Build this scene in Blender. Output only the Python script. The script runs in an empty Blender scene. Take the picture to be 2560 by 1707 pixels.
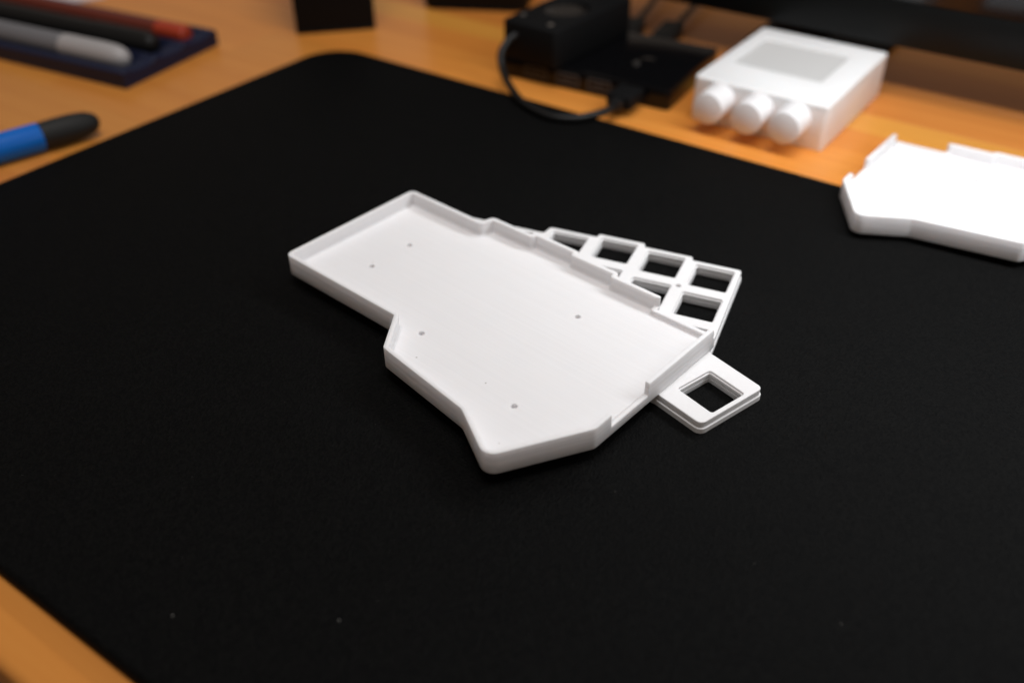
import bpy, math, random
from math import sin, cos, radians, pi, sqrt, atan2, tan
from mathutils import Vector, Matrix
from mathutils.geometry import tessellate_polygon
random.seed(7)
SC = bpy.context.scene
COL = SC.collection
MM = 0.001

# ------------------------------------------------------------------ camera
Rcam = Matrix(((0.999931221, 0.0117283437, 0.0),
               (-0.00711212421, 0.606363118, -0.795156077),
               (-0.00932586375, 0.795101387, 0.606404826)))
cd = bpy.data.cameras.new("camera"); cam = bpy.data.objects.new("camera", cd); COL.objects.link(cam)
cam.matrix_world = Matrix.Translation((0, 0, 0.19728)) @ Rcam.to_4x4()
cd.sensor_width = 36.0
cd.lens = 2410.8 / 2560 * 36.0
cd.clip_start = 0.01; cd.clip_end = 50
cd.dof.use_dof = True
cd.dof.focus_distance = 0.301
cd.dof.aperture_fstop = 5.3
cd.dof.aperture_blades = 9
SC.camera = cam

# ------------------------------------------------------------------ light
W = bpy.data.worlds.new("World"); SC.world = W; W.use_nodes = True
wb = W.node_tree.nodes["Background"]
wb.inputs[0].default_value = (1.0, 0.82, 0.68, 1); wb.inputs[1].default_value = 0.15
SC.view_settings.view_transform = 'Standard'; SC.view_settings.look = 'None'
SC.view_settings.exposure = 0; SC.view_settings.gamma = 1

ALONG = Vector((0.8115, -0.5843, 0.0))       # direction of the desk's long side
BACK = Vector((0.5843, 0.8115, 0.0))         # towards the rear edge of the desk
def bar_light():
    ld = bpy.data.lights.new("monitor_light", 'AREA'); ld.shape = 'RECTANGLE'
    ld.size = 0.42; ld.size_y = 0.020; ld.energy = 0.86; ld.color = (0.95, 0.975, 1.0)
    o = bpy.data.objects.new("monitor_light", ld); COL.objects.link(o)
    z = -(Vector((-0.12, -0.05, -1.0))).normalized()      # lamp shines along -z
    x = ALONG.copy(); y = z.cross(x).normalized(); x = y.cross(z).normalized()
    m = Matrix((x, y, z)).transposed().to_4x4(); m.translation = Vector((0.201, 0.309, 0.192))
    o.matrix_world = m
bar_light()
def ceiling_light():
    ld = bpy.data.lights.new("ceiling_light", 'AREA'); ld.shape = 'DISK'; ld.size = 0.7; ld.energy = 10.2; ld.color = (1.0, 0.975, 0.97)
    o = bpy.data.objects.new("ceiling_light", ld); COL.objects.link(o); o.location = (0.05, 0.15, 1.45)
    o.rotation_euler = (Vector((-0.05, 0.4, 0)) - o.location).to_track_quat('-Z', 'Y').to_euler()
ceiling_light()

# ------------------------------------------------------------------ materials
def mat(name, color, rough=0.5, spec=0.5, bump=0.0, bscale=400.0, var=0.0, vscale=30.0, metallic=0.0,
        layers=0.0, speck=0.0, speck_col=(0.3, 0.3, 0.3), coat=0.0, sss=0.0, streak=0.0):
    m = bpy.data.materials.new(name); m.use_nodes = True
    nt = m.node_tree; N = nt.nodes; L = nt.links; b = N["Principled BSDF"]
    b.inputs["Base Color"].default_value = (*color, 1); b.inputs["Roughness"].default_value = rough
    b.inputs["Specular IOR Level"].default_value = spec; b.inputs["Metallic"].default_value = metallic
    b.inputs["Coat Weight"].default_value = coat
    if sss:
        b.inputs["Subsurface Weight"].default_value = sss
        b.inputs["Subsurface Radius"].default_value = (1, .94, .91); b.inputs["Subsurface Scale"].default_value = 0.0015
    tc = N.new("ShaderNodeTexCoord"); colsock = None
    if var:
        n = N.new("ShaderNodeTexNoise"); n.inputs["Scale"].default_value = vscale; n.inputs["Detail"].default_value = 5
        L.new(tc.outputs["Object"], n.inputs["Vector"])
        mx = N.new("ShaderNodeMix"); mx.data_type = 'RGBA'
        mx.inputs[6].default_value = (*[c * (1 - var) for c in color], 1)
        mx.inputs[7].default_value = (*[min(1, c * (1 + var)) for c in color], 1)
        L.new(n.outputs["Fac"], mx.inputs[0]); colsock = mx.outputs[2]
    if speck:
        v = N.new("ShaderNodeTexVoronoi"); v.inputs["Scale"].default_value = 120
        L.new(tc.outputs["Object"], v.inputs["Vector"])
        lt = N.new("ShaderNodeMath"); lt.operation = 'LESS_THAN'; lt.inputs[1].default_value = speck
        L.new(v.outputs["Distance"], lt.inputs[0])
        n2 = N.new("ShaderNodeTexNoise"); n2.inputs["Scale"].default_value = 37; L.new(tc.outputs["Object"], n2.inputs["Vector"])
        gt = N.new("ShaderNodeMath"); gt.operation = 'GREATER_THAN'; gt.inputs[1].default_value = 0.56
        L.new(n2.outputs["Fac"], gt.inputs[0])
        mu = N.new("ShaderNodeMath"); mu.operation = 'MULTIPLY'; L.new(lt.outputs[0], mu.inputs[0]); L.new(gt.outputs[0], mu.inputs[1])
        mx2 = N.new("ShaderNodeMix"); mx2.data_type = 'RGBA'; L.new(mu.outputs[0], mx2.inputs[0])
        if colsock: L.new(colsock, mx2.inputs[6])
        else: mx2.inputs[6].default_value = (*color, 1)
        mx2.inputs[7].default_value = (*speck_col, 1); colsock = mx2.outputs[2]
    if streak:      # faint printing lines: layers up the walls, fill lines across the flat faces
        geo = N.new("ShaderNodeNewGeometry"); sx = N.new("ShaderNodeSeparateXYZ"); vt = N.new("ShaderNodeVectorTransform")
        vt.vector_type = 'NORMAL'; vt.convert_from = 'WORLD'; vt.convert_to = 'OBJECT'
        L.new(geo.outputs["Normal"], vt.inputs[0]); L.new(vt.outputs[0], sx.inputs[0])
        ab = N.new("ShaderNodeMath"); ab.operation = 'ABSOLUTE'; L.new(sx.outputs[2], ab.inputs[0])
        outs = []
        for sc, rz in (((12, 12, 1500), 0), ((16, 900, 1), radians(8))):
            mp = N.new("ShaderNodeMapping"); mp.vector_type = 'POINT'; mp.inputs["Rotation"].default_value = (0, 0, rz); mp.inputs["Scale"].default_value = sc
            L.new(tc.outputs["Object"], mp.inputs["Vector"])
            n = N.new("ShaderNodeTexNoise"); n.inputs["Scale"].default_value = 1.0; n.inputs["Detail"].default_value = 2; L.new(mp.outputs[0], n.inputs["Vector"]); outs.append(n)
        mf = N.new("ShaderNodeMix"); mf.data_type = 'FLOAT'; L.new(ab.outputs[0], mf.inputs[0])
        L.new(outs[0].outputs["Fac"], mf.inputs[2]); L.new(outs[1].outputs["Fac"], mf.inputs[3])
        r = N.new("ShaderNodeMapRange"); r.inputs[1].default_value = 0.3; r.inputs[2].default_value = 0.7
        r.inputs[3].default_value = 1 - 2 * streak; r.inputs[4].default_value = 1.0; L.new(mf.outputs[0], r.inputs[0])
        ms = N.new("ShaderNodeMix"); ms.data_type = 'RGBA'; ms.blend_type = 'MULTIPLY'; ms.inputs[0].default_value = 1
        if colsock: L.new(colsock, ms.inputs[6])
        else: ms.inputs[6].default_value = (*color, 1)
        am = N.new("ShaderNodeMapRange"); am.inputs[3].default_value = 0.8; am.inputs[4].default_value = 0.16; L.new(ab.outputs[0], am.inputs[0])
        L.new(am.outputs[0], ms.inputs[0]); L.new(r.outputs[0], ms.inputs[7]); colsock = ms.outputs[2]
    if colsock: L.new(colsock, b.inputs["Base Color"])
    last = None
    if bump:
        n = N.new("ShaderNodeTexNoise"); n.inputs["Scale"].default_value = bscale; n.inputs["Detail"].default_value = 3
        L.new(tc.outputs["Object"], n.inputs["Vector"])
        bp = N.new("ShaderNodeBump"); bp.inputs["Strength"].default_value = bump; bp.inputs["Distance"].default_value = 0.0003
        L.new(n.outputs["Fac"], bp.inputs["Height"]); last = bp
    if layers:
        w = N.new("ShaderNodeTexWave"); w.bands_direction = 'Z'; w.inputs["Scale"].default_value = 780
        w.inputs["Distortion"].default_value = 0.6; w.inputs["Detail"].default_value = 1
        L.new(tc.outputs["Object"], w.inputs["Vector"])
        bp = N.new("ShaderNodeBump"); bp.inputs["Strength"].default_value = layers; bp.inputs["Distance"].default_value = 0.0001
        L.new(w.outputs["Fac"], bp.inputs["Height"])
        if last: L.new(last.outputs["Normal"], bp.inputs["Normal"])
        last = bp
    if last: L.new(last.outputs["Normal"], b.inputs["Normal"])
    return m

M_PLA = mat("printed_white_plastic", (0.87, 0.862, 0.872), 0.6, 0.25, streak=0.08, bump=0.10, bscale=1500, layers=0.35, var=0.015, vscale=60, speck=0.045, speck_col=(0.55, 0.53, 0.51), sss=1.0)
M_PLA2 = mat("printed_white_plastic_plate", (0.85, 0.845, 0.85), 0.6, 0.25, streak=0.05, bump=0.10, bscale=1500, layers=0.35, sss=0.35)
M_BOX = mat("smooth_white_plastic", (0.93, 0.92, 0.925), 0.5, 0.35, bump=0.05, bscale=900, layers=0.25, sss=1.0)
M_KNOB = mat("knob_white_plastic", (0.90, 0.885, 0.89), 0.35, 0.5)
M_GREY = mat("grey_mesh_panel", (0.64, 0.635, 0.625), 0.6, 0.3, bump=0.4, bscale=1100)
M_BLACK = mat("black_plastic", (0.005, 0.005, 0.005), 0.5, 0.15, bump=0.08, bscale=1400)
M_GLOSS = mat("glossy_black_plastic", (0.003, 0.003, 0.0035), 0.14, 0.3)
M_DARK = mat("dark_grey_plastic", (0.0055, 0.0056, 0.006), 0.65, 0.12, bump=0.15, bscale=1200)
M_RUB = mat("black_cable_rubber", (0.008, 0.008, 0.008), 0.45, 0.3)
M_METAL = mat("brushed_metal", (0.6, 0.58, 0.55), 0.3, 0.5, metallic=1.0)
M_NAVY = mat("navy_plastic", (0.006, 0.011, 0.038), 0.5, 0.3, bump=0.08, bscale=900)
M_BLUE = mat("blue_marker_plastic", (0.001, 0.14, 0.58), 0.4, 0.25)
M_GRIP = mat("matte_black_grip", (0.016, 0.016, 0.015), 0.6, 0.3)
M_RED = mat("red_pen_plastic", (0.42, 0.045, 0.015), 0.4, 0.5)
M_DULLRED = mat("dull_red_barrel", (0.15, 0.028, 0.016), 0.5, 0.3)
M_PORT = mat("port_rim", (0.05, 0.05, 0.052), 0.4, 0.4)
M_FROST = mat("frosted_marker_plastic", (0.42, 0.405, 0.405), 0.4, 0.5)
M_FROST2 = mat("dim_frosted_barrel", (0.17, 0.17, 0.18), 0.4, 0.4)
M_INK = mat("black_pen_plastic", (0.006, 0.006, 0.006), 0.45, 0.3)
M_BEZEL = mat("monitor_bezel", (0.004, 0.0045, 0.0045), 0.4, 0.15)
M_SCREEN = mat("screen_glass", (0.004, 0.004, 0.005), 0.12, 0.4)
M_PAPER = mat("pale_paper", (0.66, 0.60, 0.62), 0.8, 0.2)
M_FLOOR = mat("room_floor_boards", (0.16, 0.12, 0.09), 0.5, 0.4, var=0.3, vscale=6)
M_LINT = mat("lint", (0.16, 0.155, 0.145), 0.9, 0.1)
M_WALL = mat("pale_painted_wall", (0.78, 0.76, 0.73), 0.8, 0.2, var=0.04, vscale=2)

def mat_cloth():
    m = bpy.data.materials.new("black_mat_fabric"); m.use_nodes = True
    nt = m.node_tree; N = nt.nodes; L = nt.links; b = N["Principled BSDF"]
    b.inputs["Roughness"].default_value = 0.65; b.inputs["Specular IOR Level"].default_value = 0.055
    tc = N.new("ShaderNodeTexCoord")
    n = N.new("ShaderNodeTexNoise"); n.inputs["Scale"].default_value = 1900; n.inputs["Detail"].default_value = 2
    n2 = N.new("ShaderNodeTexNoise"); n2.inputs["Scale"].default_value = 14; n2.inputs["Detail"].default_value = 4
    v = N.new("ShaderNodeTexVoronoi"); v.inputs["Scale"].default_value = 1500
    for q in (n, n2, v): L.new(tc.outputs["Object"], q.inputs["Vector"])
    mx = N.new("ShaderNodeMix"); mx.data_type = 'RGBA'
    mx.inputs[6].default_value = (0.0018, 0.0019, 0.0020, 1); mx.inputs[7].default_value = (0.0044, 0.0044, 0.0042, 1)
    mr = N.new("ShaderNodeMapRange"); mr.inputs[1].default_value = 0.25; mr.inputs[2].default_value = 0.75
    L.new(v.outputs["Color"], mr.inputs[0]); L.new(mr.outputs[0], mx.inputs[0])
    mx2 = N.new("ShaderNodeMix"); mx2.data_type = 'RGBA'; mx2.blend_type = 'MULTIPLY'; mx2.inputs[0].default_value = 0.25
    L.new(mx.outputs[2], mx2.inputs[6]); L.new(n2.outputs["Fac"], mx2.inputs[7])
    L.new(mx2.outputs[2], b.inputs["Base Color"])
    bp = N.new("ShaderNodeBump"); bp.inputs["Strength"].default_value = 0.8; bp.inputs["Distance"].default_value = 0.00028
    L.new(v.outputs["Distance"], bp.inputs["Height"]); L.new(bp.outputs["Normal"], b.inputs["Normal"])
    return m
M_CLOTH = mat_cloth()

def mat_wood():
    m = bpy.data.materials.new("varnished_orange_wood"); m.use_nodes = True
    nt = m.node_tree; N = nt.nodes; L = nt.links; b = N["Principled BSDF"]
    b.inputs["Roughness"].default_value = 0.30; b.inputs["Specular IOR Level"].default_value = 0.45
    tc = N.new("ShaderNodeTexCoord"); oi = N.new("ShaderNodeObjectInfo")
    mp = N.new("ShaderNodeMapping"); mp.inputs["Scale"].default_value = (4.0, 90.0, 20.0)
    L.new(tc.outputs["Object"], mp.inputs["Vector"])
    n = N.new("ShaderNodeTexNoise"); n.inputs["Scale"].default_value = 1.6; n.inputs["Detail"].default_value = 6; n.inputs["Distortion"].default_value = 0.6
    n.noise_dimensions = '4D'; L.new(mp.outputs[0], n.inputs["Vector"])
    w = N.new("ShaderNodeMath"); w.operation = 'MULTIPLY'; w.inputs[1].default_value = 37; L.new(oi.outputs["Random"], w.inputs[0]); L.new(w.outputs[0], n.inputs["W"])
    r = N.new("ShaderNodeValToRGB"); e = r.color_ramp.elements
    e[0].position = 0.25; e[0].color = (0.66, 0.238, 0.042, 1); e[1].position = 0.75; e[1].color = (0.76, 0.305, 0.062, 1)
    L.new(n.outputs["Fac"], r.inputs[0])
    mx = N.new("ShaderNodeMix"); mx.data_type = 'RGBA'; mx.blend_type = 'MULTIPLY'; mx.inputs[0].default_value = 1
    L.new(r.outputs[0], mx.inputs[6]); L.new(oi.outputs["Color"], mx.inputs[7]); L.new(mx.outputs[2], b.inputs["Base Color"])
    bp = N.new("ShaderNodeBump"); bp.inputs["Strength"].default_value = 0.06; bp.inputs["Distance"].default_value = 0.0003
    L.new(n.outputs["Fac"], bp.inputs["Height"]); L.new(bp.outputs["Normal"], b.inputs["Normal"])
    return m
M_WOOD = mat_wood()

# ------------------------------------------------------------------ helpers (all lengths in millimetres)
def link(name, verts, faces, m, parent=None, smooth=35):
    me = bpy.data.meshes.new(name)
    me.from_pydata([(x * MM, y * MM, z * MM) for x, y, z in verts], [], faces)
    me.validate(); me.materials.append(m)
    import bmesh
    bm = bmesh.new(); bm.from_mesh(me); bmesh.ops.remove_doubles(bm, verts=bm.verts, dist=1e-7)
    bmesh.ops.recalc_face_normals(bm, faces=bm.faces); bm.to_mesh(me); bm.free()
    me.polygons.foreach_set("use_smooth", [True] * len(me.polygons))
    me.set_sharp_from_angle(angle=radians(smooth))
    o = bpy.data.objects.new(name, me); COL.objects.link(o)
    if parent: o.parent = parent
    return o
def tag(o, label=None, cat=None, group=None, kind=None):
    if label: o['label'] = label
    if cat: o['category'] = cat
    if group: o['group'] = group
    if kind: o['kind'] = kind
    return o
def thing(name, label, cat, loc=(0, 0, 0), rz=0.0, group=None):
    o = bpy.data.objects.new(name, None); COL.objects.link(o); o.empty_display_size = 0.01
    o.location = [c * MM for c in loc]; o.rotation_euler = (0, 0, rz)
    return tag(o, label, cat, group)

def rounded(pts, seg=6):
    """pts: (x, y, r) counter-clockwise -> dense loop with arcs"""
    out = []; n = len(pts)
    for i in range(n):
        p = Vector(pts[i][:2]); a = Vector(pts[i - 1][:2]); b = Vector(pts[(i + 1) % n][:2]); r = pts[i][2]
        u = (a - p).normalized(); v = (b - p).normalized()
        ang = math.acos(max(-1, min(1, u.dot(v)))); 
        if r <= 0.01 or ang > 3.1: out.append(p); continue
        d = r / tan(ang / 2); c = p + (u + v).normalized() * (r / sin(ang / 2))
        s = p + u * d - c; e = p + v * d - c; a0 = atan2(s.y, s.x); a1 = atan2(e.y, e.x); da = (a1 - a0 + pi) % (2 * pi) - pi
        for k in range(seg + 1):
            t = a0 + da * k / seg; out.append(c + Vector((cos(t), sin(t))) * r)
    return out
def area(l): return 0.5 * sum(l[i - 1].x * l[i].y - l[i].x * l[i - 1].y for i in range(len(l)))
def inset(l, d):
    """move every vertex inward (for a ccw loop) by d"""
    n = len(l); out = []
    for i in range(n):
        e1 = (l[i] - l[i - 1]); e2 = (l[(i + 1) % n] - l[i])
        if e1.length < 1e-6: e1 = e2
        if e2.length < 1e-6: e2 = e1
        n1 = Vector((-e1.y, e1.x)).normalized(); n2 = Vector((-e2.y, e2.x)).normalized()
        m = (n1 + n2); k = max(0.35, 1 + n1.dot(n2)); out.append(l[i] + m * (d / k))
    return out
def prism_data(loops, V, F):
    """loops: [(loop, [(z, inset)...])], first the ccw outline, then holes given ccw (their inset opens them)"""
    bots = []; tops = []
    for li, (lp, lv) in enumerate(loops):
        if area(lp) < 0: lp = lp[::-1]
        rings = []
        for z, d in lv:
            q = inset(lp, d if li == 0 else -d); base = len(V)
            V += [(p.x, p.y, z) for p in q]; rings.append((base, q, z))
        n = len(lp)
        for a, b in zip(rings[:-1], rings[1:]):
            for i in range(n):
                j = (i + 1) % n
                F.append((a[0] + i, a[0] + j, b[0] + j, b[0] + i))
        bots.append(rings[0]); tops.append(rings[-1])
    for rs in (bots, tops):
        idx = [r[0] + i for r in rs for i in range(len(r[1]))]
        tri = tessellate_polygon([[Vector((p.x, p.y, 0)) for p in r[1]] for r in rs])
        F += [tuple(idx[i] for i in t) for t in tri]
def prism(name, loops, m, parent=None, smooth=35):
    V = []; F = []; prism_data(loops, V, F); return link(name, V, F, m, parent, smooth)
def bev(z0, z1, b=0.5, b0=None):
    b0 = b if b0 is None else b0
    lo = [(z0, b0), (z0 + 0.3 * b0, 0.3 * b0), (z0 + b0, 0)] if b0 > 0 else [(z0, 0)]
    hi = [(z1 - b, 0), (z1 - 0.3 * b, 0.3 * b), (z1, b)] if b > 0 else [(z1, 0)]
    return lo + hi
def rect(x0, y0, x1, y1, r=1.0, seg=4): return rounded([(x0, y0, r), (x1, y0, r), (x1, y1, r), (x0, y1, r)], seg)
def circle(cx, cy, r, n=24): return [Vector((cx + r * cos(2 * pi * k / n), cy + r * sin(2 * pi * k / n))) for k in range(n)]
def lathe(name, prof, m, parent=None, origin=(0, 0, 0), axis=(1, 0, 0), n=32):
    """prof: (distance along axis, radius)"""
    ax = Vector(axis).normalized(); up = Vector((0, 0, 1)) if abs(ax.z) < 0.9 else Vector((1, 0, 0))
    s = ax.cross(up).normalized(); t = s.cross(ax).normalized(); V = []; F = []
    for d, r in prof:
        for k in range(n):
            a = 2 * pi * k / n; V.append(tuple(Vector(origin) + ax * d + (s * cos(a) + t * sin(a)) * r))
    for i in range(len(prof) - 1):
        for k in range(n):
            j = (k + 1) % n; F.append((i * n + k, i * n + j, (i + 1) * n + j, (i + 1) * n + k))
    F.append(tuple(range(n))); F.append(tuple((len(prof) - 1) * n + k for k in range(n)))
    return link(name, V, F, m, parent, 30)
def tube(name, pts, r, m, parent=None, n=14, sub=10):
    P = [Vector(p) for p in pts]; Q = []
    for i in range(len(P) - 1):
        a = P[max(i - 1, 0)]; b = P[i]; c = P[i + 1]; d = P[min(i + 2, len(P) - 1)]
        for k in range(sub):
            t = k / sub; Q.append(0.5 * ((2 * b) + (c - a) * t + (2 * a - 5 * b + 4 * c - d) * t * t + (3 * b - a - 3 * c + d) * t ** 3))
    Q.append(P[-1]); V = []; F = []; up = Vector((0, 0, 1))
    for i, q in enumerate(Q):
        d = (Q[min(i + 1, len(Q) - 1)] - Q[max(i - 1, 0)]).normalized()
        s = d.cross(up)
        s = s.normalized() if s.length > 1e-3 else Vector((1, 0, 0))
        t = s.cross(d).normalized()
        for k in range(n):
            a = 2 * pi * k / n; V.append(tuple(q + (s * cos(a) + t * sin(a)) * r))
    for i in range(len(Q) - 1):
        for k in range(n):
            j = (k + 1) % n; F.append((i * n + k, i * n + j, (i + 1) * n + j, (i + 1) * n + k))
    F.append(tuple(range(n))); F.append(tuple((len(Q) - 1) * n + k for k in range(n)))
    return link(name, V, F, m, parent, 50)

# ------------------------------------------------------------------ the room: floor, desk, mat
DZ = -4.0                                     # desk surface; the mat's top is z = 0
fl = link("floor", [(-3000, -3000, -740), (3000, -3000, -740), (3000, 4000, -740), (-3000, 4000, -740)], [(0, 1, 2, 3)], M_FLOOR)
tag(fl, kind='structure')
wl_ = link("wall", [(-3000, 1450, -740), (60, 1450, -740), (60, 1450, 2300), (-3000, 1450, 2300), (-3000, 1530, -740), (60, 1530, -740), (60, 1530, 2300), (-3000, 1530, 2300)],
           [(0, 1, 2, 3), (5, 4, 7, 6), (0, 3, 7, 4), (1, 5, 6, 2), (3, 2, 6, 7), (0, 4, 5, 1)], M_WALL)
tag(wl_, kind='structure')

A_DESK = atan2(ALONG.y, ALONG.x)
desk = thing("desk", "orange varnished wooden desk of glued staves under the black mat", "desk", (0, 0, DZ), A_DESK)
# in desk coordinates: x = along, y = towards the back
edges = [39, 84, 126, 170, 212, 256, 300, 342, 384, 420, 443.5, 465, 503, 540, 583, 626, 668, 712, 756, 800]
tone = {10: (1.08, 1.24, 1.1), 9: (1.0, 0.93, 0.85), 11: (0.94, 0.86, 0.8), 8: (1.08, 1.06, 1.0), 12: (0.97, 0.9, 0.9)}
stave_mesh = {}
for i in range(len(edges) - 1):
    y0, y1 = edges[i] + 0.06, edges[i + 1] - 0.06
    xs = [-900, -900 + 350 + random.random() * 500, 1300]
    if i in (9, 10, 11): xs = [-900, 1300]
    for k in range(len(xs) - 1):
        x0, x1 = xs[k] + 0.06, xs[k + 1] - 0.06
        if i == 0:     # front stave with a rounded nose
            prof = [(y1, 0), (y0 + 3, 0), (y0 + 1.4, -0.4), (y0 + 0.4, -1.4), (y0, -3), (y0, -25), (y1, -25)]
            V = [(x, y, z) for x in (x0, x1) for y, z in prof]; n = len(prof)
            F = [(j, (j + 1) % n, n + (j + 1) % n, n + j) for j in range(n)] + [tuple(range(n)), tuple(range(n, 2 * n))]
            s = link("stave", V, F, M_WOOD, desk, 50)
        else:
            s = prism("stave", [([Vector((x0, y0)), Vector((x1, y0)), Vector((x1, y1)), Vector((x0, y1))], [(-25, 0), (-0.1, 0), (0, 0.08)])], M_WOOD, desk)
        f = 0.92 + 0.16 * random.random(); g = f * (0.93 + 0.12 * random.random())
        s.color = (*tone[i], 1) if i in tone else (f, g, g * 0.95, 1)

ml = rounded([(-295.3, 280.3, 20), (-295.3 + 900 * 0.8115, 280.3 - 900 * 0.5843, 20), (-99.5 + 900 * 0.8115, 538.5 - 900 * 0.5843, 20), (-99.5, 538.5, 24)], 12)
dm = prism("desk_mat", [(ml, [(-4, 0.5), (-3.5, 0.1), (-1.4, 0.0), (-0.4, 0.4), (0.2, 1.2), (0.42, 2.1), (0.25, 3.1), (0, 4.2)])], M_CLOTH, None, 60)
tag(dm, "large black fabric desk mat with a rounded corner lying on the wooden desk", "desk mat")

# ------------------------------------------------------------------ printed keyboard tray
WT = 1.65
OUT = [(0, -2.3, 2.6, 0), (57.3, -2.1, 0.8, 1), (67.6, -16.3, 2.2, 0), (106.4, -21.0, 3.0, 1), (125.0, -31.2, 4.2, 0), (141.1, -2.2, 3.2, 0),
       (141.1, 61.5, 0.9, 0), (117.7, 61.5, 0.5, 1), (117.7, 64.1, 0.8, 0), (98.6, 64.1, 0.5, 1), (98.6, 66.2, 1.3, 0),
       (79.4, 66.2, 0.5, 1), (79.4, 68.1, 1.2, 0), (58.3, 68.1, 1.2, 0), (58.3, 66.1, 0.6, 1), (39.0, 66.1, 2.3, 0), (37.6, 60.8, 1.6, 1), (0, 60.8, 2.4, 0)]
HOLES = [(22.9, 37.1), (23.0, 18.1), (66.0, 1.6), (113.1, -5.5), (99.0, 42.6)]
Z0, ZF, ZT, ZLOW, ZNOTCH = 0.0, 2.6, 8.05, 4.35, 3.35
def tray(mirror=False):
    n = len(OUT); seg = 5
    corners = [Vector(o[:2]) for o in OUT]; innc = inset(corners, WT)
    po = rounded([(o[0], o[1], o[2]) for o in OUT], seg)
    pi_ = rounded([(c.x, c.y, max(0.35, o[2] - WT) if o[3] == 0 else o[2] + (0.9 if 37 < o[0] < 120 and o[1] > 50 else WT)) for c, o in zip(innc, OUT)], seg)
    assert len(po) == len(pi_)
    top = [ZT] * len(po)
    ci = lambda k: range(k * (seg + 1), (k + 1) * (seg + 1))
    P = []; Q = []; T = []
    def put(i, z, ta=None):
        P.append(po[i] if ta is None else ta[0]); Q.append(pi_[i] if ta is None else ta[1]); T.append(z)
    for i in range(len(po)):
        k = i // (seg + 1)
        if k == 6 or k == 7: put(i, ZLOW)
        elif k == 8 and i == 8 * (seg + 1): put(i, ZLOW); put(i, ZT)
        else: put(i, ZT)
        if i == 5 * (seg + 1) + seg:              # along the right-hand wall: cut-out, then full height, then the low wall
            def at(y): return (Vector((141.1, y)), Vector((141.1 - WT, y)))
            put(0, ZT, at(5.3)); put(0, ZNOTCH, at(5.6)); put(0, ZNOTCH, at(23.9)); put(0, ZT, at(24.1))
            put(0, ZT, at(59.2)); put(0, ZT - 0.4, at(59.7)); put(0, ZLOW, at(59.85))
    V = []; F = []; N = len(P); rows = 11
    for p, q, t in zip(P, Q, T):
        d = (q - p) / WT; g = (q - p).normalized() 
        fil = 0.55
        for a, z in ((0.45, Z0), (0.1, Z0 + 0.12), (0, Z0 + 0.45), (0, t - 0.3), (0.1, t - 0.08), (0.35, t), (WT - 0.35, t), (WT - 0.1, t - 0.08), (WT, t - 0.3), (WT, min(ZF + 0.5, t - 0.32)), (WT + fil, ZF)):
            c = p + d * min(a, WT) + (g * (a - WT) if a > WT else Vector((0, 0)))
            V.append((c.x, c.y, z))
        
    for i in range(N):
        j = (i + 1) % N
        for r in range(rows - 1): F.append((i * rows + r, j * rows + r, j * rows + r + 1, i * rows + r + 1))
    def cap(r, extra=()):
        idx = []
        for i in range(N):
            k = i * rows + r
            if not idx or (Vector(V[k][:2]) - Vector(V[idx[-1]][:2])).length > 1e-5: idx.append(k)
        loops = [idx] + list(extra); flat = [k for l in loops for k in l]
        for t in tessellate_polygon([[Vector((V[k][0], V[k][1], 0)) for k in l] for l in loops]): F.append(tuple(flat[q] for q in t))
    rims = []
    for x, y in HOLES:
        rings = []
        for r, z in ((1.1, ZF), (1.0, ZF - 0.12), (1.0, ZF - 1.5)):
            b = len(V); V += [(p.x, p.y, z) for p in circle(x, y, r, 24)]; rings.append(list(range(b, b + 24)))
        for a, b in zip(rings[:-1], rings[1:]):
            for k in range(24): F.append((a[k], a[(k + 1) % 24], b[(k + 1) % 24], b[k]))
        F.append(tuple(rings[-1])); rims.append(rings[0])
    cap(rows - 1, rims); cap(0)
    if mirror: V = [(110 - x, y, z) for x, y, z in V]
    return link("keyboard_tray", V, F, M_PLA, None, 38)

t1 = tray(); t1.location = Vector((-79.81, 297.58, 4.46)) * MM; t1.rotation_euler = (0, 0, radians(-42.12))
tag(t1, "open white 3D printed keyboard tray in sharp focus, lying on the key frame", "tray", "white printed keyboard trays")
def Rm(ax, a): return Matrix.Rotation(a, 4, ax)
t2 = tray(True)
t2.matrix_world = Matrix.Translation(Vector((163.1, 338.0, 0.9)) * MM) @ Rm('Z', radians(-37.3)) @ Rm('Y', radians(-1.43)) @ Rm('X', radians(-3.16))
tag(t2, "mirrored white printed keyboard tray, overexposed, cut off by the right side of the photo", "tray", "white printed keyboard trays")

# ------------------------------------------------------------------ the key frame under the tray
kf = thing("key_frame", "white printed key switch frame with square openings sticking out from under the tray", "frame", (83.87, 293.74, 0), radians(-23.7))
tops = [0.0, 2.25, 4.6, 2.25, -2.6, -2.6]; xs = [-18.6, -37.7, -56.3, -75.5]
o = [(0.9, -51.7, 2), (0.0, 0.0, 1.2), (xs[0], 0, .85), (xs[0], tops[1], 1.0), (xs[1], tops[1], .85), (xs[1], tops[2], 1.0), (xs[2], tops[2], 1.0), (xs[2], tops[3], .85),
     (xs[3], tops[3], 1.4), (xs[3] - 1.0, tops[4], 1.0), (-116, tops[5], 1.2), (-116, -59.5, 1.5), (-76, -59.5, 1), (-60, -58, 1), (-46, -71, 1.5), (-27, -73.2, 2), (-8.9, -78.1, 4), (7.2, -86.6, 2.2), (20.6, -62.9, 1.8)]
e1 = Vector((0.4904, 0.8715)); e2 = Vector((-0.8715, 0.4904))
def sq(c, half, ang=0.0, r=0.5):
    u = Vector((cos(ang), sin(ang))) * half; v = Vector((-sin(ang), cos(ang))) * half; c = Vector(c)
    return rounded([(*(c - u - v), r), (*(c + u - v), r), (*(c + u + v), r), (*(c - u + v), r)], 3)
cells = []
for c in range(6):
    for r in range(3): cells.append(((-9.15 - 19.05 * c, tops[c] - 9.05 - 19.05 * r), 0.0))
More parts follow.
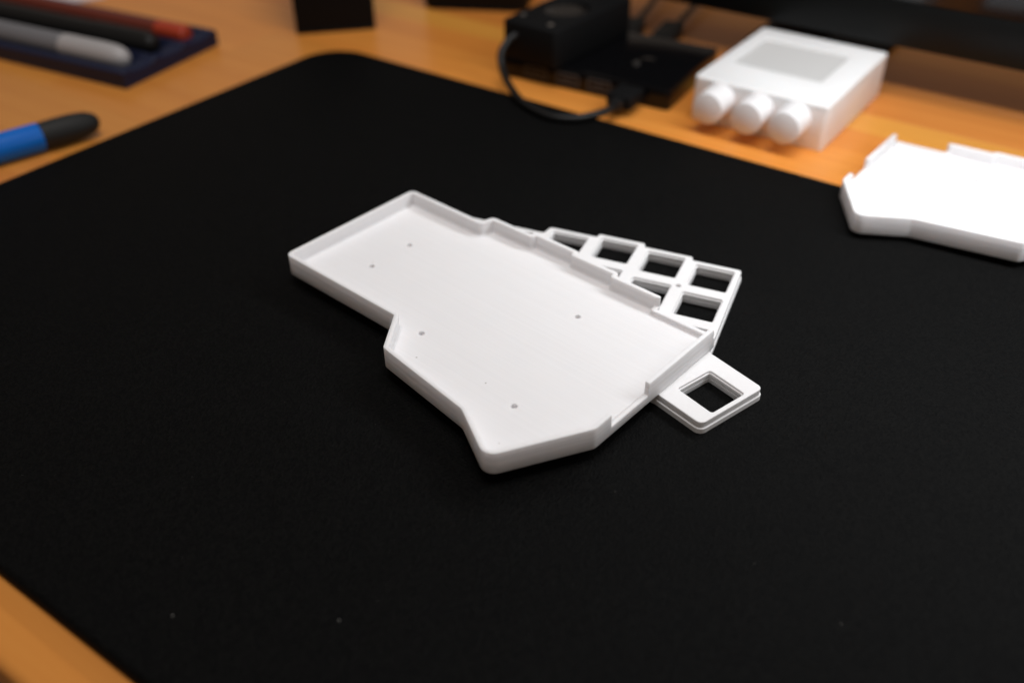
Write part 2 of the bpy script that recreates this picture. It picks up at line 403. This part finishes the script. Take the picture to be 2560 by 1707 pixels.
cells += [((6.15, -70.6), atan2(e1.y, e1.x)), ((-15.5, -64.2 + 0.0), radians(-15)), ((-36.5, -63.4), 0.0)]
cells = [c for c in cells if not (c[0][1] < -45 and -40 < c[0][0] < -20) or c[1] != 0.0]   # keep the openings apart where the rows meet the thumb cluster
cells = [c for c in cells if not (abs(c[0][0] + 8.6) < 1 and c[0][1] < -45 and False)]
def clear(c, lst): return all((Vector(c[0]) - Vector(k[0])).length > 17.5 for k in lst)
keep = []
for c in [cells[-3]] + cells[:-3] + cells[-2:]:
    if clear(c, keep): keep.append(c)
outl = rounded(o, 4)
up = [(outl, [(2.46, 0.25), (2.54, 0.06), (2.62, 0), (4.2, 0), (4.32, 0.08), (4.4, 0.25)])]
lo = [(inset(outl, -0.38), [(0.03, 0.15), (0.18, 0), (1.9, 0), (2.02, 0.12), (2.04, 0.8), (2.45, 0.8)])]
for c, a in keep:
    up.append((sq(c, 6.8, a), [(2.46, 0), (3.5, 0), (3.6, 0.1), (3.64, 0.42), (4.25, 0.46), (4.4, 0.6)]))
    lo.append((sq(c, 6.8, a), [(0.03, 0.1), (0.3, 0.0), (1.75, 0.0), (1.85, 0.4), (2.45, 0.4)]))
up.append((circle(-18.7, -18.2, 1.0, 16), [(2.46, 0), (4.3, 0), (4.4, 0.12)]))
prism("upper_plate", up, M_PLA2, kf, 25); prism("lower_plate", lo, M_PLA2, kf, 25)

# ------------------------------------------------------------------ white box with three knobs
kb = thing("knob_box", "small white plastic box with three round knobs and a grey panel in its top", "box", (88.9, 443.2, DZ), radians(-36.0))
BW, BD, BH = 66.5, 80.5, 22.0
bl = rect(0, 0, BW, BD, 2.0, 5)
wl = rect(7.5, 25.5, 52.8, 65.0, 1.0, 3)
prism("body", [(bl, bev(0, BH - 2.0, 0.0, 0.6) + [(BH - 2.0, 0)])], M_BOX, kb)
prism("lid", [(bl, [(BH - 1.97, 0.12), (BH - 1.85, 0), (BH - 0.8, 0), (BH - 0.25, 0.25), (BH, 0.8)]), (wl, [(BH - 1.97, 0), (BH - 0.3, 0), (BH, 0.25)])], M_BOX, kb)
prism("grille_panel", [(rect(7.6, 25.6, 52.7, 64.9, 0.9, 3), [(BH - 1.9, 0), (BH - 1.1, 0)])], M_GREY, kb)
for x in (14.5, 34.0, 52.2):
    k = lathe("knob", [(0, 7.0), (0.3, 7.5), (13.9, 7.5), (14.2, 7.4), (14.35, 7.1), (14.35, 0.01)], M_KNOB, kb, (x, 0.05, 13.6), (0, -1, 0), 40)

# ------------------------------------------------------------------ black hub, device on top of it, cables
hub = thing("usb_hub", "flat black plastic hub with ports in its side, standing left of the white knob box", "hub", (-3.4, 500.3, DZ), atan2(451 - 500.3, 79.1 + 3.4))
hl = sqrt(82.5 ** 2 + 49.3 ** 2)
prism("body", [(rect(0, 0, hl, 66, 2.0), bev(0, 11, 0.8))], M_GLOSS, hub)
for x in (14, 33, 51):
    V = []; F = []
    for a, b, z0, z1 in ((0, 13, 2.8, 3.6), (0, 13, 7.9, 8.7), (0, 0.8, 3.62, 7.88), (12.2, 13, 3.62, 7.88), (3.0, 10.0, 5.2, 6.2)):
        prism_data([([Vector((x + a, -0.5)), Vector((x + b, -0.5)), Vector((x + b, 0.5)), Vector((x + a, 0.5))], [(z0, 0), (z1, 0)])], V, F)
    link("port", V, F, M_PORT, hub)
lathe("button", [(0, 4.2), (0.5, 4.2), (0.7, 3.6), (0.7, 0.01)], M_GLOSS, hub, (71, 30, 10.9), (0, 0, 1))
lathe("indicator", [(0, 2.0), (0.9, 2.0), (1.1, 1.2), (1.1, 0.01)], M_METAL, hub, (67, 24, 10.9), (0, 0, 1))

dev = thing("adapter_box", "dark grey box with a round recess and two small screws, standing on the black hub", "adapter", (-3.2, 500.0, 7.1), atan2(478.5 - 500, 23.0 + 3.2))
dl = sqrt(26.2 ** 2 + 21.5 ** 2) + 1
HB = 19.5
rc = circle(dl / 2 - 1.5, 34, 12.5, 40)
prism("body", [(rect(0, 0, dl, 70, 2.5, 5), bev(0, HB, 1.0)), (rc, [(0, 0), (HB - 1.0, 0), (HB, 0.8)])], M_DARK, dev)
lathe("dial", [(0, 12.3), (HB - 2.2, 12.3), (HB - 1.6, 11.6), (HB - 1.6, 0.01)], M_GLOSS, dev, (dl / 2 - 1.5, 34, 0.2), (0, 0, 1), 40)
for x, y in ((4.2, 12), (25.5, 8)):
    lathe("screw", [(0, 1.7), (0.5, 1.6), (0.7, 0.9), (0.7, 0.01)], M_METAL, dev, (x, y, HB - 0.1), (0, 0, 1), 16)

pl = thing("usb_plug", "black cable looping round from the hub's front port to the adapter box", "cable", (0, 0, 0))
plug_dir = Vector((-0.42, -0.91, 0)).normalized()
def obox(name, c, d, w, h, l, z0, m, parent, r=1.0):
    """box along d (plan), centre c, plan width w, length l"""
    d = Vector((*d[:2], 0)).normalized(); s = Vector((-d.y, d.x, 0)); c = Vector((*c[:2], 0)); P = []
    for a, b in ((-1, -1), (1, -1), (1, 1), (-1, 1)):
        q = c + d * (a * l / 2) + s * (b * w / 2); P.append((q.x, q.y, r))
    return prism(name, [(rounded(P, 3), bev(z0, z0 + h, min(0.8, h / 3)))], m, parent)
obox("plug", (57.5, 452.5), (-0.55, -0.83), 13.5, 6.5, 16, 0.2, M_DARK, pl, 1.5)
obox("strain_relief", (52.3, 444.0), (-0.6, -0.8), 6, 5, 7, 0.8, M_RUB, pl, 1.2)
tube("cord", [(52, 444.5, 3.2), (47.5, 437.5, 3.0), (37, 432.0, 2.6), (29.0, 430.6, 2.2), (18.6, 434.4, 2.2), (7.3, 448.8, 2.4), (0.2, 468.5, 3.5), (-3.4, 482, 7.0), (-3.9, 488.5, 13), (1.0, 494.0, 18.5), (6, 495.5, 20)], 1.9, M_RUB, pl)

for k, (a, b, lab) in enumerate((((74.0, 559.0), (94.5, 611.0), "black cable plugged into the rear of the hub, nearer to the adapter box"), ((95.5, 552.0), (124.0, 612.0), "black cable plugged into the rear of the hub, nearer to the white knob box"))):
    c = thing("rear_cable", lab, "cable", (0, 0, 0), 0, "cables at the rear of the hub")
    A = Vector((*a, 2)); B = Vector((*b, 3)); d = (B - A).normalized()
    tube("cord", [tuple(A - d * 4), tuple(A + d * 22), tuple(B), tuple(B + d * 60 + Vector((6, 0, 0)))], 1.7, M_RUB, c)
    obox("plug", (A - d * 12)[:2], d[:2], 12, 7.5, 27, -1.5, M_BLACK, c, 2)

# ------------------------------------------------------------------ monitor with its light bar (mostly above the picture)
mon = thing("monitor", "black monitor whose lower bezel crosses the upper right of the photo", "monitor", tuple(BACK * 489.0)[:2] + (0,), A_DESK)
def box(name, x0, y0, z0, x1, y1, z1, m, parent, b=0.6):
    return prism(name, [(rect(x0, y0, x1, y1, min(1.2, (x1 - x0) / 4, (y1 - y0) / 4), 2), bev(z0, z1, b))], m, parent)
X0, X1 = -300, 120
box("bezel", X0, 0, 22.5, X1, 12, 44, M_BEZEL, mon, 1.0)
box("screen", X0 + 5, 0.8, 44.2, X1 - 5, 11, 312, M_SCREEN, mon)
box("top_bezel", X0, 0, 312.2, X1, 12, 320, M_BEZEL, mon)
box("back_shell", X0 + 30, 12.5, 30, X1 - 30, 26, 300, M_BLACK, mon, 3)
box("stand_column", -190, 27, DZ + 5, -160, 40, 150, M_BLACK, mon, 2)
box("stand_foot", -207, 30, DZ, -134, 105, DZ + 4, M_DARK, mon, 1)
lb = thing("light_bar", "slim black light bar hanging from an arm in front of the monitor", "lamp", (201, 309, 192), A_DESK)
lathe("housing", [(-225, 0.01), (-225, 7), (-224, 8), (224, 8), (225, 7), (225, 0.01)], M_BLACK, lb, (0, 5, 12), (1, 0, 0))
box("arm", -8, 9, 14, 8, 15, 140, M_BLACK, lb)
box("bracket", -16, 8, 140.2, 16, 132, 144, M_BLACK, lb)

# ------------------------------------------------------------------ things at the rear left
s1 = thing("speaker", "matte black upright block with its foot showing behind the mat's rounded corner", "speaker", (-125.5, 565.9, DZ), radians(10.5))
prism("cabinet", [(rect(0, 0, 46.8, 60, 1.0), bev(0, 120, 1.5, 0.4))], M_DARK, s1)
prism("foot_strip", [(rect(0.4, -0.5, 46.4, 2, 0.3, 2), bev(0.2, 2.2, 0.3))], M_BLACK, s1)
s2 = thing("speaker", "black cabinet with a rounded corner, its foot at the upper edge left of the hub", "speaker", (-53.5, 610.0, DZ), radians(-8.5))
prism("body", [(rect(0, 0, 66, 80, 7, 6), bev(0, 150, 1.5))], M_BLACK, s2)
prism("foot_strip", [(rect(6.0, -0.5, 60, 2, .4, 2), bev(0.2, 2.2, 0.3))], M_DARK, s2)
# pen tray
ta = atan2(534.8 - 488.8, -288.7 + 200.9) + pi      # tray x axis points right/down along its long side
px = Vector((cos(ta), sin(ta))); py = Vector((-sin(ta), cos(ta)))
pt = thing("pen_tray", "navy blue plastic pen tray with three grooves on the wood at the upper left", "pen tray", (-202.0, 486.8, DZ), ta)
def pen_tray():
    # local: x from -190 (left) to 0 (right end), y 0..62; three troughs with a scalloped right end
    V = []; F = []; nx, ny = 96, 60; X0, X1, Y1 = -190.0, 0.0, 72.5
    cen = [14.5, 36.2, 58]; endx = [-7, -7, -7]
    def h(x, y):
        z = 9.2
        edge = min(y, Y1 - y, X1 - x)
        if edge < 1.2: z -= (1.2 - edge) ** 2 * 0.6
        for c, e in zip(cen, endx):
            d = abs(y - c); w = 9.6
            if d < w:
                dep = 6.2 * sqrt(max(0, 1 - (d / w) ** 2)); t = max(0, min(1, (e - x) / 10.0)); t = t * t * (3 - 2 * t)
                z -= dep * (0.28 + 0.72 * t) if x < -1 else dep * 0.28
        return z
    for i in range(nx + 1):
        t = i / nx; x = X0 + (X1 - X0) * (1 - (1 - t) ** 2.2)
        for j in range(ny + 1):
            y = Y1 * j / ny; V.append((x, y, h(x, y)))
    g = lambda i, j: i * (ny + 1) + j
    for i in range(nx):
        for j in range(ny): F.append((g(i, j), g(i + 1, j), g(i + 1, j + 1), g(i, j + 1)))
    loop = [g(i, 0) for i in range(nx + 1)] + [g(nx, j) for j in range(1, ny + 1)] + [g(i, ny) for i in range(nx - 1, -1, -1)] + [g(0, j) for j in range(ny - 1, 0, -1)]
    b = len(V); V.extend([(V[k][0], V[k][1], 0) for k in loop]); n = len(loop)
    for k in range(n): F.append((loop[k], loop[(k + 1) % n], b + (k + 1) % n, b + k))
    F.append(tuple(b + k for k in range(n)))
    link("body", V, F, M_NAVY, pt, 30)
    # raised rim beads between the troughs
    for y in (25.4, 47.1):
        lathe("rib", [(0, 0.2), (0.8, 1.0), (172, 1.0), (173, 0.2)], M_NAVY, pt, (-181, y, 9.0), (1, 0, 0), 10)
pen_tray()
def pen(name, label, yc, xe, r, m, cat, tip, z=None):
    """lies in a trough of the pen tray, its rounded end xe to the right"""
    base = Vector((-202.0, 486.8)) + px * xe + py * yc
    t = thing(name, label, cat, (base.x, base.y, DZ + (z if z is not None else 3.6 + r)), ta)
    return t
w = pen("marker", "thick frosted grey marker, frontmost of the three pens in the navy tray", 14, -9, 6.4, M_FROST, "marker", 0)
lathe("barrel", [(0, 6.2), (120, 6.4), (121, 6.0), (121, .01)], M_FROST2, w, (-168, 0, 0), (1, 0, 0))
lathe("cap", [(0, 6.6), (28, 6.7), (36, 6.5), (41, 5.7), (44.3, 4.0), (45.8, 2.0), (46.2, 0.01)], M_FROST, w, (-46.4, 0, 0), (1, 0, 0))
w = pen("pen", "black pen lying in the middle groove of the navy tray", 36.2, -5, 6.6, M_INK, "pen", 0)
lathe("barrel", [(0, 6.2), (140, 6.3), (141, .01)], M_INK, w, (-190, 0, 0), (1, 0, 0))
lathe("cap", [(0, 6.7), (36, 6.7), (42, 5.6), (44.5, 3.4), (45, .01)], M_INK, w, (-50, 0, 0), (1, 0, 0))
box("clip", -46, -1.4, 5.2, -12, 1.4, 6.6, M_INK, w, .3)
w = pen("pen", "red pen at the rear of the navy tray beside the black pen", 58, -7, 5.6, M_RED, "pen", 0)
lathe("barrel", [(0, 4.9), (168, 5.0), (169, .01)], M_DULLRED, w, (-190, 0, 0), (1, 0, 0))
lathe("cap", [(0, 5.3), (18, 5.4), (20, 5.0), (21, 3.6), (21, .01)], M_RED, w, (-22, 0, 0), (1, 0, 0))

# blue marker at the left
d = Vector((-193.0 + 231.1, 433.9 - 402.5)); a = atan2(d.y, d.x)
bm_ = thing("marker", "blue marker with a tapered black end lying on the wood at the left", "marker", (-197.0, 433.8, DZ + 6.8), a)
lathe("grip", [(0, 6.4), (8, 6.6), (15, 6.5), (20, 6.0), (24, 5.0), (26.3, 3.8), (27.6, 2.2), (28, .01)], M_GRIP, bm_, (-28, 0, 0), (1, 0, 0))
lathe("barrel", [(0, 6.6), (60, 6.65), (61, 6.4)], M_BLUE, bm_, (-88.5, 0, 0), (1, 0, 0))
lathe("button", [(0, 1.3), (.5, 1.2), (.6, .01)], M_DARK, bm_, (-6, 0, 5.1), (.35, 0, 1), 12)

pp = prism("paper_slip", [([Vector(p) for p in ((-330, 655), (-297, 627.5), (-279, 627.0), (-262, 638), (-280, 690), (-330, 690))], [(DZ + 0.05, 0), (DZ + 1.2, 0)])], M_PAPER)
tag(pp, "pale pinkish paper behind the pens at the upper left corner", "paper")

# lint on the mat: tiny specks nobody would count
def lint():
    V = []; F = []
    spots = [(-84.6, 148.9, .34), (-43.2, 146.9, .38), (79.2, 144.2, .26), (28.3, 189, .2), (62, 163, .16)]
    for k in range(260): spots.append((random.uniform(-200, 260), random.uniform(120, 430), random.uniform(0.03, 0.10)))
    for x, y, r in spots:
        b = len(V); a = random.random() * 6; e = random.uniform(.6, 1.0)
        for k in range(6):
            t = a + k * pi / 3; V.append((x + cos(t) * r * e, y + sin(t) * r, 0.02))
        V.append((x, y, 0.02 + r * .8)); 
        for k in range(6): F.append((b + k, b + (k + 1) % 6, b + 6))
    return link("lint", V, F, M_LINT)
tag(lint(), "tiny pale lint specks scattered over the black mat", "lint", None, 'stuff')
